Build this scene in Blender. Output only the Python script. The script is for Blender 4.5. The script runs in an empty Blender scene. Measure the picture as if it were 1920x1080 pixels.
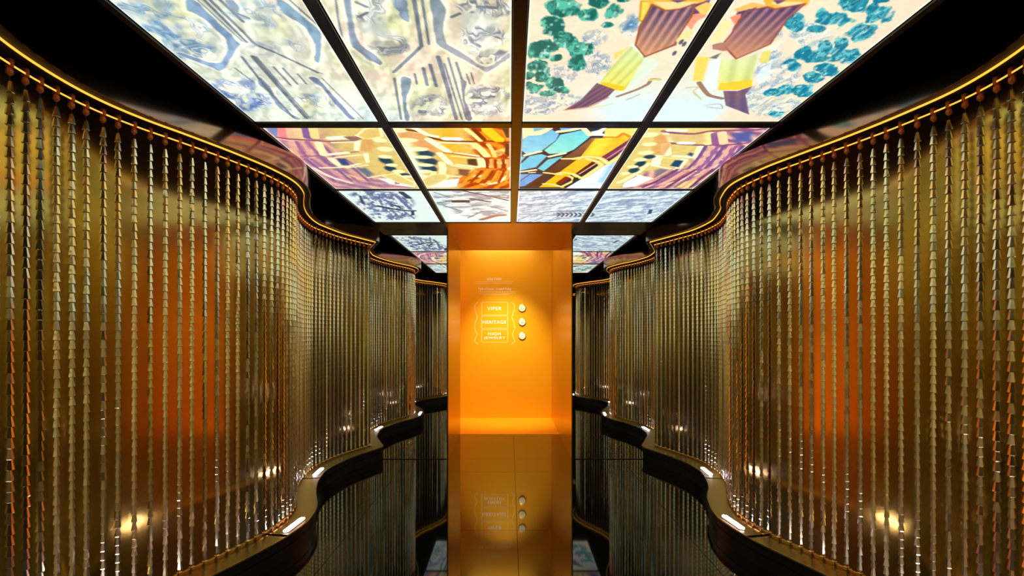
import bpy, math, random
import numpy as np
from mathutils import Vector, Matrix

random.seed(7)
RNG = np.random.RandomState(11)
SC = bpy.context.scene
COL = SC.collection
F = 985.0            # focal length in pixels of a 1920 px wide frame
EYE = 1.36           # camera height
VPX, VPY = 956.0, 626.0

# ------------------------------------------------------------ camera
cd = bpy.data.cameras.new('camera'); cam = bpy.data.objects.new('camera', cd); COL.objects.link(cam)
cam.location = (0, 0, EYE); cam.rotation_euler = (math.radians(90), 0, 0)
cd.sensor_width = 36; cd.lens = 36*F/1920
cd.shift_x = (960-VPX)/1920; cd.shift_y = (VPY-540)/1920
cd.clip_start = 0.02; cd.clip_end = 100
SC.camera = cam
# ------------------------------------------------------------ world, exposure
w = bpy.data.worlds.new('world'); SC.world = w; w.use_nodes = True
w.node_tree.nodes['Background'].inputs[0].default_value = (0.01, 0.014, 0.012, 1)
w.node_tree.nodes['Background'].inputs[1].default_value = 0.15
SC.view_settings.view_transform = 'Standard'; SC.view_settings.look = 'None'
SC.view_settings.exposure = 0.0; SC.view_settings.gamma = 1.0
SC.view_settings.use_curve_mapping = False
SCREEN_GAIN = 1.20
NICHE_W = 15.0
SPOT_W = 450.0
LEDGE_LIGHT = 55.0
LED_LINE = 1.7

def lamp(name, kind, loc, rot, power, color, size=(0.5, 0.5), spot=None):
    d = bpy.data.lights.new(name, kind); d.energy = power; d.color = color
    if kind == 'AREA':
        d.shape = 'RECTANGLE'; d.size, d.size_y = size
    if kind == 'SPOT':
        d.spot_size = spot[0]; d.spot_blend = spot[1]; d.shadow_soft_size = 0.05
    o = bpy.data.objects.new(name, d); COL.objects.link(o)
    o.location = loc; o.rotation_euler = rot
    return o
# lamps of the niche, in the open cove above its lintel
lamp('cove_lamp', 'AREA', (-0.15, 7.8, 2.92), (math.radians(4), 0, 0), NICHE_W, (1.0, 0.93, 0.60), (1.1, 0.35))
lamp('cove_spot', 'SPOT', (-0.08, 7.22, 2.96), (math.radians(27), 0, 0), SPOT_W, (1.0, 0.95, 0.60), spot=(math.radians(58), 1.0))

# ------------------------------------------------------------ helpers
def lin(c):
    c = np.asarray(c, float)
    return np.where(c <= 0.04045, c/12.92, ((c+0.055)/1.055)**2.4)

def mat(name, base=(0.5, 0.5, 0.5), rough=0.4, metal=0.0, emit=None, estr=0.0, noise=None, bump=0.0, ior=1.5, spec=0.5, nscale=(1, 1, 1)):
    m = bpy.data.materials.new(name); m.use_nodes = True
    nt = m.node_tree; b = nt.nodes['Principled BSDF']
    b.inputs['Base Color'].default_value = (*base, 1); b.inputs['Roughness'].default_value = rough
    b.inputs['Metallic'].default_value = metal; b.inputs['IOR'].default_value = ior
    b.inputs['Specular IOR Level'].default_value = spec
    if emit is not None:
        b.inputs['Emission Color'].default_value = (*emit, 1); b.inputs['Emission Strength'].default_value = estr
    if noise:
        sc, amt = noise
        tc = nt.nodes.new('ShaderNodeTexCoord'); mp = nt.nodes.new('ShaderNodeMapping')
        mp.inputs['Scale'].default_value = nscale
        n = nt.nodes.new('ShaderNodeTexNoise'); n.inputs['Scale'].default_value = sc; n.inputs['Detail'].default_value = 4
        nt.links.new(tc.outputs['Object'], mp.inputs['Vector']); nt.links.new(mp.outputs['Vector'], n.inputs['Vector'])
        mx = nt.nodes.new('ShaderNodeMix'); mx.data_type = 'RGBA'
        mx.inputs[6].default_value = (*[v*(1-amt) for v in base], 1)
        mx.inputs[7].default_value = (*[min(1, v*(1+amt)) for v in base], 1)
        nt.links.new(n.outputs['Fac'], mx.inputs[0]); nt.links.new(mx.outputs[2], b.inputs['Base Color'])
        mr = nt.nodes.new('ShaderNodeMapRange'); mr.inputs[3].default_value = max(0.0, rough*(1-amt*0.6)); mr.inputs[4].default_value = rough*(1+amt*0.6)
        nt.links.new(n.outputs['Fac'], mr.inputs[0]); nt.links.new(mr.outputs[0], b.inputs['Roughness'])
        if bump:
            bp = nt.nodes.new('ShaderNodeBump'); bp.inputs['Strength'].default_value = bump; bp.inputs['Distance'].default_value = 0.002
            nt.links.new(n.outputs['Fac'], bp.inputs['Height']); nt.links.new(bp.outputs[0], b.inputs['Normal'])
    return m

M = dict(
    black=mat('black_lacquer', (0.006, 0.007, 0.007), 0.32, noise=(3, 0.2)),
    ceil=mat('matte_black', (0.006, 0.007, 0.006), 0.6, noise=(2, 0.2), spec=0.25),
    floor=mat('polished_black_floor', (0.004, 0.005, 0.005), 0.035, noise=(6, 0.3), ior=1.42),
    grout=mat('black_joint', (0.002, 0.002, 0.002), 0.7),
    backing=mat('bronze_panel', (0.76, 0.52, 0.062), 0.16, 1.0, noise=(1.2, 0.04)),
    fascia=mat('dark_bronze_fascia', (0.40, 0.25, 0.16), 0.13, 1.0, noise=(1.5, 0.15)),
    ledge=mat('bronze_ledge', (0.45, 0.35, 0.13), 0.3, 1.0, noise=(8, 0.12)),
    ledgeface=mat('dark_bronze_face', (0.045, 0.035, 0.028), 0.3, 0.6, noise=(3, 0.15)),
    gold=mat('polished_gold', (0.95, 0.62, 0.22), 0.16, 1.0, noise=(30, 0.08)),
    cone=mat('brushed_gold_cone', (1.0, 0.86, 0.52), 0.20, 1.0, noise=(40, 0.10)),
    hook=mat('copper_hook', (0.95, 0.24, 0.03), 0.35, 0.3, noise=(60, 0.15)),
    thread=mat('dark_wire', (0.05, 0.04, 0.03), 0.4, 0.8),
    bar=mat('dark_metal_bar', (0.018, 0.018, 0.011), 0.26, 0.6, noise=(5, 0.15)),
    niche=mat('orange_metal', (1.0, 0.45, 0.010), 0.34, 0.35, noise=(2.0, 0.06), nscale=(1, 1, 6)),
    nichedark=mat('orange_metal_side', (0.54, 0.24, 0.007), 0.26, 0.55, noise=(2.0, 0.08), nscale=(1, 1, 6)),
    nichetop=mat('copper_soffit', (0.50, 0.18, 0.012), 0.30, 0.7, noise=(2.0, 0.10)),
    mirror=mat('mirror_glass', (0.86, 0.88, 0.86), 0.004, 1.0),
    led=mat('warm_led_diffuser', (0.9, 0.6, 0.2), 0.5, emit=(1.0, 0.42, 0.035), estr=LED_LINE),
    lamp=mat('white_led_lens', (0.9, 0.9, 0.95), 0.4, emit=(0.82, 0.72, 1.0), estr=LEDGE_LIGHT),
    white=mat('cream_print', (0.98, 0.95, 0.90), 0.5),
    line=mat('pale_line_print', (1.0, 0.66, 0.25), 0.5),
    button=mat('cream_enamel', (0.95, 0.86, 0.66), 0.3),
    buttonrim=mat('button_rim', (0.45, 0.22, 0.05), 0.3, 0.8),
    icon=mat('red_brown_icon', (0.62, 0.12, 0.05), 0.4),
    icongrey=mat('grey_icon', (0.52, 0.42, 0.28), 0.4),
)
_b = M['backing'].node_tree.nodes['Principled BSDF']; _b.inputs['Coat Weight'].default_value = 0.5; _b.inputs['Coat Roughness'].default_value = 0.17; _b.inputs['Coat IOR'].default_value = 1.8
def screen_mat():
    m = bpy.data.materials.new('display_picture'); m.use_nodes = True
    nt = m.node_tree; b = nt.nodes['Principled BSDF']
    b.inputs['Base Color'].default_value = (0.01, 0.01, 0.01, 1); b.inputs['Roughness'].default_value = 0.35
    a = nt.nodes.new('ShaderNodeAttribute'); a.attribute_name = 'picture'
    nt.links.new(a.outputs['Color'], b.inputs['Emission Color'])
    b.inputs['Emission Strength'].default_value = SCREEN_GAIN
    return m
M['screen'] = screen_mat()

def mk(name, v, f, m=None, smooth=False, me_only=False, parent=None, loc=None):
    me = bpy.data.meshes.new(name)
    me.from_pydata([tuple(map(float, p)) for p in v], [], [tuple(int(i) for i in q) for q in f]); me.update()
    if m: me.materials.append(m)
    if smooth: me.polygons.foreach_set('use_smooth', [True]*len(me.polygons))
    if me_only: return me
    return ob(name, me, parent, loc)

def ob(name, me, parent=None, loc=None):
    o = bpy.data.objects.new(name, me); COL.objects.link(o)
    if parent: o.parent = parent
    if loc is not None: o.location = loc
    return o

def tag(o, label=None, cat=None, group=None, kind=None):
    if label: o['label'] = label
    if cat: o['category'] = cat
    if group: o['group'] = group
    if kind: o['kind'] = kind
    return o

def empty(name, loc=(0, 0, 0), **k):
    return tag(ob(name, None, loc=loc), **k)

def boxgeo(x0, x1, y0, y1, z0, z1, bev=0.0):
    """box with its edges cut off by bev (chamfered when bev > 0)"""
    if bev <= 0:
        v = [(x, y, z) for x in (x0, x1) for y in (y0, y1) for z in (z0, z1)]
        f = [(0, 1, 3, 2), (4, 6, 7, 5), (0, 4, 5, 1), (2, 3, 7, 6), (0, 2, 6, 4), (1, 5, 7, 3)]
        return v, f
    import bmesh
    bm = bmesh.new(); v, f = boxgeo(x0, x1, y0, y1, z0, z1)
    vs = [bm.verts.new(p) for p in v]
    for q in f: bm.faces.new([vs[i] for i in q])
    bmesh.ops.bevel(bm, geom=list(bm.edges), offset=bev, segments=1, affect='EDGES')
    bm.verts.index_update()
    vv = [tuple(p.co) for p in bm.verts]; ff = [[p.index for p in q.verts] for q in bm.faces]
    bm.free(); return vv, ff

def box(name, x0, x1, y0, y1, z0, z1, m, parent=None, bev=0.0):
    v, f = boxgeo(x0, x1, y0, y1, z0, z1, bev)
    o = mk(name, v, f, m, parent=parent)
    if parent is not None and parent.location.length > 0:
        o.location = -parent.location
    return o

def lathe(prof, n=12, cap=True):
    v, f = [], []
    for r, z in prof:
        for k in range(n):
            a = 2*math.pi*k/n; v.append((r*math.cos(a), r*math.sin(a), z))
    for i in range(len(prof)-1):
        for k in range(n):
            f.append((i*n+k, i*n+(k+1) % n, (i+1)*n+(k+1) % n, (i+1)*n+k))
    if cap:
        f.append(tuple(range(n))[::-1]); f.append(tuple((len(prof)-1)*n+k for k in range(n)))
    return v, f

# ------------------------------------------------------------ plan of the undulating curtains
MIRROR_Y = 5.70; Y_BACK = -2.3
PL = [(-2.6, 1.50), (-2.0, 1.45), (-1.5, 1.62), (-1.0, 1.74), (-0.6, 1.69), (-0.2, 1.52), (0.2, 1.33), (0.6, 1.245), (0.95, 1.29), (1.3, 1.47),
      (1.55, 1.63), (1.762, 1.715), (1.99, 1.752), (2.218, 1.748), (2.426, 1.697), (2.64, 1.609), (2.906, 1.51), (3.177, 1.435), (3.444, 1.41),
      (3.703, 1.455), (3.92, 1.54), (4.121, 1.615), (4.33, 1.675), (4.539, 1.715), (4.70, 1.73), (4.828, 1.725), (5.184, 1.663), (5.45, 1.565), (5.70, 1.46), (6.0, 1.36)]
PR = [(-2.6, 1.55), (-2.0, 1.50), (-1.5, 1.68), (-1.0, 1.80), (-0.6, 1.75), (-0.2, 1.58), (0.2, 1.39), (0.6, 1.30), (0.95, 1.34), (1.3, 1.51),
      (1.55, 1.67), (1.81, 1.78), (2.114, 1.82), (2.385, 1.775), (2.648, 1.70), (2.923, 1.60), (3.167, 1.52), (3.493, 1.475),
      (3.803, 1.533), (4.0, 1.60), (4.156, 1.67), (4.42, 1.74), (4.668, 1.78), (5.026, 1.755), (5.35, 1.65), (5.70, 1.52), (6.0, 1.42)]
def spline(pts, n=700):
    P = np.array(pts); out = []
    for i in range(1, len(P)-2):
        p0, p1, p2, p3 = P[i-1], P[i], P[i+1], P[i+2]
        for t in np.linspace(0, 1, 24, endpoint=False):
            out.append(0.5*((2*p1)+(-p0+p2)*t+(2*p0-5*p1+4*p2-p3)*t*t+(-p0+3*p1-3*p2+p3)*t**3))
    out.append(P[-2]); return np.array(out)
def curve(side):
    c = spline(PL if side < 0 else PR)
    for _ in range(3):   # light smoothing
        c[1:-1, 1] = 0.25*c[:-2, 1]+0.5*c[1:-1, 1]+0.25*c[2:, 1]
    c = c[(c[:, 0] >= Y_BACK-0.01)]
    c = c[c[:, 0] <= MIRROR_Y+0.001]
    s = np.concatenate([[0], np.cumsum(np.hypot(*np.diff(c, axis=0).T))])
    n = int(s[-1]/0.03); u = np.linspace(0, s[-1], n)
    y = np.interp(u, s, c[:, 0]); x = np.interp(u, s, c[:, 1])
    return np.stack([x, y], 1), u
def offset(side, d):
    """the curve moved d into the room (plan points X, Y)"""
    c, _ = curve(side)
    t = np.gradient(c, axis=0); t /= np.linalg.norm(t, axis=1)[:, None]
    nrm = np.stack([-t[:, 1], t[:, 0]], 1)   # towards smaller |x|
    q = c+nrm*d
    q[0, 1] = c[0, 1]; q[-1, 1] = MIRROR_Y-0.004
    q[:, 1] = np.minimum(q[:, 1], MIRROR_Y-0.004)
    q = q.copy(); q[:, 0] *= side
    return q
WALLX = {-1: -1.90, 1: 1.96}
def sweep(name, side, prof, m, parent=None, smooth=True, i0=0, i1=None, flats=None):
    """closed profile of (offset into room, height); offset None = the flat wall"""
    rows = []
    for d, h in prof:
        if d is None:
            q = offset(side, 0).copy(); q[:, 0] = WALLX[side]-side*0.001
        else: q = offset(side, d)
        q = q[i0:i1]
        rows.append(np.column_stack([q, np.full(len(q), h)]))
    n = len(rows[0]); k = len(prof)
    v = np.concatenate(rows); f = []
    for a in range(k):
        b = (a+1) % k
        for i in range(n-1): f.append((a*n+i, a*n+i+1, b*n+i+1, b*n+i))
    f.append([a*n for a in range(k)]); f.append([a*n+n-1 for a in range(k)][::-1])
    o = mk(name, v, f, m, parent=parent)
    me = o.data
    me.polygons.foreach_set('use_smooth', [True]*(len(me.polygons)-2)+[False]*2)
    # keep the lengthwise edges sharp so that only the sweep direction is smooth
    ev = np.array([e.vertices[:] for e in me.edges]); same = (ev[:, 0]//n) == (ev[:, 1]//n)
    at = me.attributes.new('sharp_edge', 'BOOLEAN', 'EDGE'); at.data.foreach_set('value', same)
    return o

SIDE = {-1: 'left', 1: 'right'}
CEIL_H = 2.80; SOFF_H = EYE+1.0; LEDGE_H = EYE-1.22; SCR_H = EYE+1.14

# ------------------------------------------------------------ the setting
fl = box('floor', -2.1, 2.15, Y_BACK-0.1, MIRROR_Y-0.002, -0.06, -0.006, M['grout']); tag(fl, kind='structure')
xs = [-2.1, -1.10, 0.05, 1.20, 2.15]; ys = [Y_BACK-0.1, -0.97, 0.56, 2.10, 3.64, 5.17, MIRROR_Y-0.002]
for i in range(len(xs)-1):
    for j in range(len(ys)-1):
        g = 0.0016
        box('floor_tile', xs[i]+g, xs[i+1]-g, ys[j]+g, ys[j+1]-(g if j < len(ys)-2 else 0), -0.0059, 0, M['floor'], fl)
ce = box('ceiling', -2.1, 2.15, Y_BACK-0.1, MIRROR_Y, CEIL_H, CEIL_H+0.06, M['ceil']); tag(ce, kind='structure')
for s in (-1, 1):
    x = WALLX[s]; o = box('wall_'+SIDE[s], min(x, x+s*0.1), max(x, x+s*0.1), Y_BACK-0.1, MIRROR_Y, 0, CEIL_H, M['backing']); tag(o, kind='structure')
o = box('wall_back', -2.1, 2.15, Y_BACK-0.12, Y_BACK-0.02, 0, CEIL_H, M['black']); tag(o, kind='structure')

# end wall: two mirrors beside the niche
for s in (-1, 1):
    x0, x1 = sorted((s*0.679, WALLX[s]))
    e = empty('mirror_panel', ((x0+x1)/2, MIRROR_Y, 0), label='tall mirror panel on the %s side of the orange niche' % SIDE[s], cat='mirror')
    box('glass', x0, x1, MIRROR_Y, MIRROR_Y+0.012, 0.0, CEIL_H, M['mirror'], e)
    box('edge_trim', s*0.679-0.005, s*0.679+0.005, MIRROR_Y-0.006, MIRROR_Y+0.03, 0, SCR_H, M['bar'], e)
    box('bottom_trim', x0, x1, MIRROR_Y-0.004, MIRROR_Y, 0, 0.006, M['bar'], e)

# dark bulkhead closing the ceiling at the mirror, niche's orange glow on it painted as a copper panel
bk = box('trim_1', -1.44, 1.50, 5.365, MIRROR_Y-0.004, SCR_H-0.004, CEIL_H, M['bar']); tag(bk, kind='structure')

# ------------------------------------------------------------ the orange niche
N = empty('orange_niche', (0, MIRROR_Y, 0), label='glowing orange metal niche with writing on its back panel, between two mirrors', cat='niche')
NW = 0.671; P2 = 7.11; P3 = 8.48
box('ceiling_panel', -NW-0.004, NW+0.004, 5.362, P2, SCR_H-0.010, SCR_H-0.005, M['nichetop'], N)  # front overhang stands in for the orange glow on the dark ceiling
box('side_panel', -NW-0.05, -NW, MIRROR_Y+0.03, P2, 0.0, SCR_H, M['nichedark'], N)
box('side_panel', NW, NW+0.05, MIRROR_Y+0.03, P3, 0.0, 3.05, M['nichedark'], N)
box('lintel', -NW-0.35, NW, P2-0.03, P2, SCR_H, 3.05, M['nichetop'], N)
box('recess_panel', -NW-0.40, -NW-0.35, P2-0.03, P3, 0.0, 3.05, M['niche'], N)
box('recess_return', -NW-0.35, -NW-0.05, P2-0.03, P2, 0.0, SCR_H, M['niche'], N)
box('back_panel', -NW-0.40, NW+0.05, P3, P3+0.05, -0.0, 3.05, M['niche'], N)
box('cove_top', -NW-0.40, NW+0.05, P2-0.03, P3+0.05, 3.05, 3.10, M['black'], N)
box('floor_plate', -NW-0.35, NW, P2, P3, -0.02, 0.0015, M['niche'], N)
for xa, xb in ((-NW, 0.0485), (0.0515, NW)):
    box('floor_slab', xa, xb, MIRROR_Y, P2-0.003, -0.02, 0.0, M['floor'], N)

def npx(px, py, y=P3):        # point of the back panel
    return ((px-VPX)*y/F, y, EYE-(py-VPY)*y/F)
SGN = empty('wall_lettering', npx(927, 600, P3-0.003), label='cream lettering and outlined boxes printed on the orange back panel', cat='sign')
def text(word, px, py, hpx, m, wpx=None, bold=0.0):
    c = bpy.data.curves.new('lettering', 'FONT'); c.body = word; c.align_x = 'CENTER'; c.align_y = 'CENTER'
    c.size = 1.0; c.extrude = 0.0; c.offset = bold; c.space_character = 1.12
    t = bpy.data.objects.new('tmp', c); COL.objects.link(t)
    dg = bpy.context.evaluated_depsgraph_get(); me = bpy.data.meshes.new_from_object(t.evaluated_get(dg))
    bpy.data.objects.remove(t); me.name = 'lettering'
    co = np.empty(len(me.vertices)*3); me.vertices.foreach_get('co', co); co = co.reshape(-1, 3)
    mn, mx = co.min(0), co.max(0); k = P3/F
    sy = hpx*k/(mx[1]-mn[1]); sx = wpx*k/(mx[0]-mn[0]) if wpx else sy
    co -= (mn+mx)/2; out = np.zeros_like(co); out[:, 0] = co[:, 0]*sx; out[:, 2] = co[:, 1]*sy
    me.vertices.foreach_set('co', out.ravel()); me.materials.clear(); me.materials.append(m); me.update()
    o = ob('lettering', me, SGN); o.location = Vector(npx(px, py, P3-0.003))-SGN.location
    return o
text('DISCOVER', 927, 523.5, 4.2, M['white'], 27)
text('THE', 901.5, 542, 4.0, M['white'], 10)
text('ICONIC', 918.5, 542, 4.0, M['white'], 18)
text('CHAPTERS', 944.5, 542, 4.0, M['white'], 28)
text('VIPER', 927, 578.5, 6.2, M['white'], 27)
text('HERITAGE', 927, 604, 6.0, M['white'], 44)
text('HIGH', 927, 626, 5.4, M['white'], 23)
text('JEWELRY', 927.5, 634, 5.6, M['white'], 40)
def stroke(name, pts, wpx, m, parent, y=P3-0.003):
    k = P3/F; v = []; f = []
    P = [Vector(npx(a, b, P3)) for a, b in pts]
    for i in range(len(P)-1):
        a, b = P[i], P[i+1]; d = (b-a).normalized(); n = Vector((-d.z, 0, d.x))*wpx*k/2
        j = len(v)
        for p in (a-n, a+n, b+n, b-n):
            for yy in (y, y+0.002): v.append((p.x, yy, p.z))
        f += [(j, j+2, j+4, j+6), (j+1, j+7, j+5, j+3), (j, j+1, j+3, j+2), (j+2, j+3, j+5, j+4), (j+4, j+5, j+7, j+6), (j+6, j+7, j+1, j)]
    o = mk(name, v, f, m, parent=parent); o.location = -parent.location; return o
for (a, b) in ((567, 591), (593, 616), (618.5, 642)):
    stroke('box_outline', [(903, a), (952, a), (952, b), (903, b), (903, a)], 0.8, M['line'], SGN)
for yy, xa, xb in ((529, 890, 962), (532, 894, 960), (547, 897, 966), (550, 897, 968), (552.5, 905, 955)):
    stroke('fine_print_line', [(xa, yy), (xb, yy)], 0.8, M['line'], SGN)
for sg in (-1, 1):
    c0 = 927.5
    pts = [(c0+sg*31, 567), (c0+sg*37, 572), (c0+sg*37, 580), (c0+sg*32, 595), (c0+sg*36, 604), (c0+sg*38, 615), (c0+sg*33, 627), (c0+sg*38, 640), (c0+sg*31, 646)]
    stroke('ornament_line', pts, 1.0, M['line'], SGN)

bn = {0: ('round cream push button beside the word VIPER, topmost of the three', 'icongrey'),
      1: ('round cream push button with a red mark beside the word HERITAGE', 'icon'),
      2: ('round cream push button beside the words HIGH JEWELRY, lowest of the three', 'icongrey')}
for i, py in enumerate((578, 604, 630)):
    p = npx(979, py, P3)
    e = empty('push_button', p, label=bn[i][0], cat='button', group='round buttons on the niche back panel')
    r = 7.0*P3/F
    for nm, prof, mm in (('rim', [(r*1.04, 0), (r*1.04, 0.010), (r*0.90, 0.013)], 'buttonrim'), ('cap', [(r*0.90, 0.002), (r*0.90, 0.018), (r*0.84, 0.022), (r*0.3, 0.0225)], 'button')):
        v, f = lathe(prof, 28); v = [(x, -z, y) for x, y, z in v]
        mk(nm, v, f, M[mm], parent=e)
    v = []; f = []
    n = 22; a0 = 0.6+i*1.1
    for k in range(n):                       # small curled emblem
        a = a0+k/(n-1)*4.4; rr = r*(0.18+0.22*k/(n-1)) if i != 1 else r*(0.05+0.30*k/(n-1))
        wd = r*0.09 if i != 1 else r*0.16
        for q in (rr-wd/2, rr+wd/2): v.append((q*math.cos(a), -0.0240, q*math.sin(a)))
    for k in range(n-1): f.append((2*k, 2*k+1, 2*k+3, 2*k+2))
    mk('emblem', v, f, M[bn[i][1]], parent=e)
# ------------------------------------------------------------ ceiling displays
def cpt(px, py):              # picture pixel -> plan point of the display plane
    y = F*(SCR_H-EYE)/(VPY-py); return ((px-VPX)*y/F, y)
XB = [(-1.425, -0.708), (-0.668, 0.010), (0.070, 0.700), (0.760, 1.475)]
XB = [(-1.368, -0.708), (-0.650, 0.006), (0.068, 0.708), (0.764, 1.440)]
YB = [(1.62, 2.820), (2.895, 4.130), (4.165, 5.350)]
RES = [0.0042, 0.0052, 0.0075]
grids = []; GX = []; GY = []
for r, (ya, yb) in enumerate(YB):
    for c, (xa, xb) in enumerate(XB):
        nx = int((xb-xa)/RES[r])+1; ny = int((yb-ya)/RES[r])+1
        X, Y = np.meshgrid(np.linspace(xa, xb, nx), np.linspace(ya, yb, ny))
        grids.append((r, c, nx, ny, len(GX) and sum(len(g) for g in GX) or 0)); GX.append(X.ravel()); GY.append(Y.ravel())
GX = np.concatenate(GX); GY = np.concatenate(GY); COLR = np.zeros((len(GX), 3))
ORDER = np.argsort(GY, kind='stable')
def vnoise(x, y, seed):
    R = np.random.RandomState(seed).rand(64, 64)
    xi = np.floor(x).astype(int); yi = np.floor(y).astype(int); fx = x-xi; fy = y-yi
    fx = fx*fx*(3-2*fx); fy = fy*fy*(3-2*fy)
    a = R[yi % 64, xi % 64]; b = R[yi % 64, (xi+1) % 64]; c = R[(yi+1) % 64, xi % 64]; d = R[(yi+1) % 64, (xi+1) % 64]
    return (a*(1-fx)+b*fx)*(1-fy)+(c*(1-fx)+d*fx)*fy
def fbm(x, y, seed, o=4):
    t = 0; a = 0.5
    for k in range(o): t = t+a*vnoise(x*2**k, y*2**k, seed+k); a *= 0.5
    return t/(1-0.5**o)
def blend(idx, m, col):
    m = m[:, None]; COLR[idx] = COLR[idx]*(1-m)+np.asarray(col)*m
def bbox(x0, x1, y0, y1): return np.nonzero((GX > x0) & (GX < x1) & (GY > y0) & (GY < y1))[0]
def segd(X, Y, a, b):
    dx, dy = b[0]-a[0], b[1]-a[1]; L = dx*dx+dy*dy+1e-12
    t = np.clip(((X-a[0])*dx+(Y-a[1])*dy)/L, 0, 1)
    return np.hypot(X-a[0]-t*dx, Y-a[1]-t*dy)
def smooth(P, closed, k=5):
    P = np.array(P, float); n = len(P); out = []
    if n < 3: return P
    for a in range(n if closed else n-1):
        g = (lambda j: P[j % n]) if closed else (lambda j: P[min(max(j, 0), n-1)])
        p0, p1, p2, p3 = g(a-1), g(a), g(a+1), g(a+2)
        for t in np.arange(k)/k: out.append(0.5*(2*p1+(p2-p0)*t+(2*p0-5*p1+4*p2-p3)*t*t+(3*p1-p0-3*p2+p3)*t**3)*0.6+(p1*(1-t)+p2*t)*0.4)
    if not closed: out.append(P[-1])
    return np.array(out)
def poly(pts, col, col2=None, soft=0.005, edge=None, stripes=None, alpha=1.0, wob=0.0, sm=False, rel=False):
    P = smooth([cpt(*p) for p in pts], True) if sm else np.array([cpt(*p) for p in pts])
    i = bbox(P[:, 0].min()-0.02, P[:, 0].max()+0.02, P[:, 1].min()-0.02, P[:, 1].max()+0.02)
    if len(i) == 0: return
    X, Y = GX[i].copy(), GY[i].copy()
    if wob:
        X += (fbm(X*28, Y*28, 5)-0.5)*wob; Y += (fbm(X*28, Y*28, 9)-0.5)*wob
    ins = np.zeros(len(i), bool); d = np.full(len(i), 9.0); n = len(P)
    for k in range(n):
        a, b = P[k], P[(k+1) % n]
        if a[1] != b[1]:
            c = ((a[1] > Y) != (b[1] > Y)) & (X < (b[0]-a[0])*(Y-a[1])/(b[1]-a[1])+a[0]); ins ^= c
        d = np.minimum(d, segd(X, Y, a, b))
    sd = np.where(ins, d, -d)
    if rel: blend(i, np.clip(1-abs(sd+0.008)/0.008, 0, 1)*0.7, (0.98, 0.97, 0.90)); blend(i, np.clip(1-abs(sd+0.024)/0.006, 0, 1)*0.3, (0.70, 0.72, 0.70))
    m = np.clip(sd/soft+0.5, 0, 1)*alpha
    c = np.tile(np.asarray(col, float), (len(i), 1))
    if col2 is not None:          # gradient along the depth of the room
        t = np.clip((GY[i]-P[:, 1].min())/(np.ptp(P[:, 1])+1e-9), 0, 1)[:, None]; c = c*(1-t)+np.asarray(col2)*t
    if stripes:
        (p, q, w_, amt, sc) = stripes; a, b = np.array(cpt(*p)), np.array(cpt(*q)); dd = b-a; dd /= np.hypot(*dd)
        u = (X-a[0])*(-dd[1])+(Y-a[1])*dd[0]; s_ = (0.5+0.5*np.cos(2*np.pi*u/w_))**1.5
        c = c*(1-amt*s_[:, None])+np.asarray(sc)*amt*s_[:, None]
    blend(i, m, c)
    if edge is not None:
        ec, ew = edge; blend(i, np.clip((ew-abs(sd))/soft+0.5, 0, 1)*alpha, ec)
def line(pts, col, w_=0.006, w2=None, alpha=1.0):
    P = smooth([cpt(*p) for p in pts], False); A = np.array(P); pad = 0.03
    i = bbox(A[:, 0].min()-pad, A[:, 0].max()+pad, A[:, 1].min()-pad, A[:, 1].max()+pad)
    if len(i) == 0: return
    X, Y = GX[i], GY[i]; m = np.zeros(len(i)); n = len(P)-1
    for k in range(n):
        ww = w_ if w2 is None else w_+(w2-w_)*(k+0.5)/n
        m = np.maximum(m, np.clip((ww/2-segd(X, Y, P[k], P[k+1]))/0.004+0.5, 0, 1))
    blend(i, m*alpha, col)
def blob(px, py, rx, ry, col, col2=None, sc=40, seed=1, soft=0.25, thr=0.45, alpha=1.0, wob=0.5, an=0):
    """soft-edged cluster in picture pixels rx, ry with cellular flecks"""
    c = np.array(cpt(px, py)); ex = abs(cpt(px+rx, py)[0]-c[0]); ey = abs(cpt(px, py+min(ry, 0.9*(VPY-py)))[1]-c[1])*0.5+abs(cpt(px, py-ry)[1]-c[1])*0.5
    i = bbox(c[0]-ex*2-abs(an)*ey*2, c[0]+ex*2+abs(an)*ey*2, c[1]-ey*2, c[1]+ey*2)
    if len(i) == 0: return
    X, Y = GX[i], GY[i]
    r = np.hypot((X-c[0]-an*(Y-c[1]))/ex, (Y-c[1])/ey)+(fbm(X*sc*0.7, Y*sc*0.42, seed+50)-0.5)*wob*2.4
    m = np.clip((1-r)/soft, 0, 1)
    if col2 is None: blend(i, m*alpha, col); return
    n = fbm(X*sc, Y*sc*0.55, seed, 3); n2 = vnoise(X*sc*2.3, Y*sc*1.2, seed+7)
    g = np.clip((n-thr)*5+0.5, 0, 1)[:, None]; h = np.clip((n2-0.72)*6, 0, 1)[:, None]
    cc = np.asarray(col)*(1-g)+np.asarray(col2)*g; dk_ = np.clip(1.3-abs(n-thr-0.09)/0.03, 0, 1)[:, None]; cc = cc*(1-0.45*dk_*(np.asarray(col).sum() < 1.6)); cc = cc*(1-h*0.6)+np.array((0.93, 0.97, 0.92))*h*0.6
    blend(i, m*alpha, cc)
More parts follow.
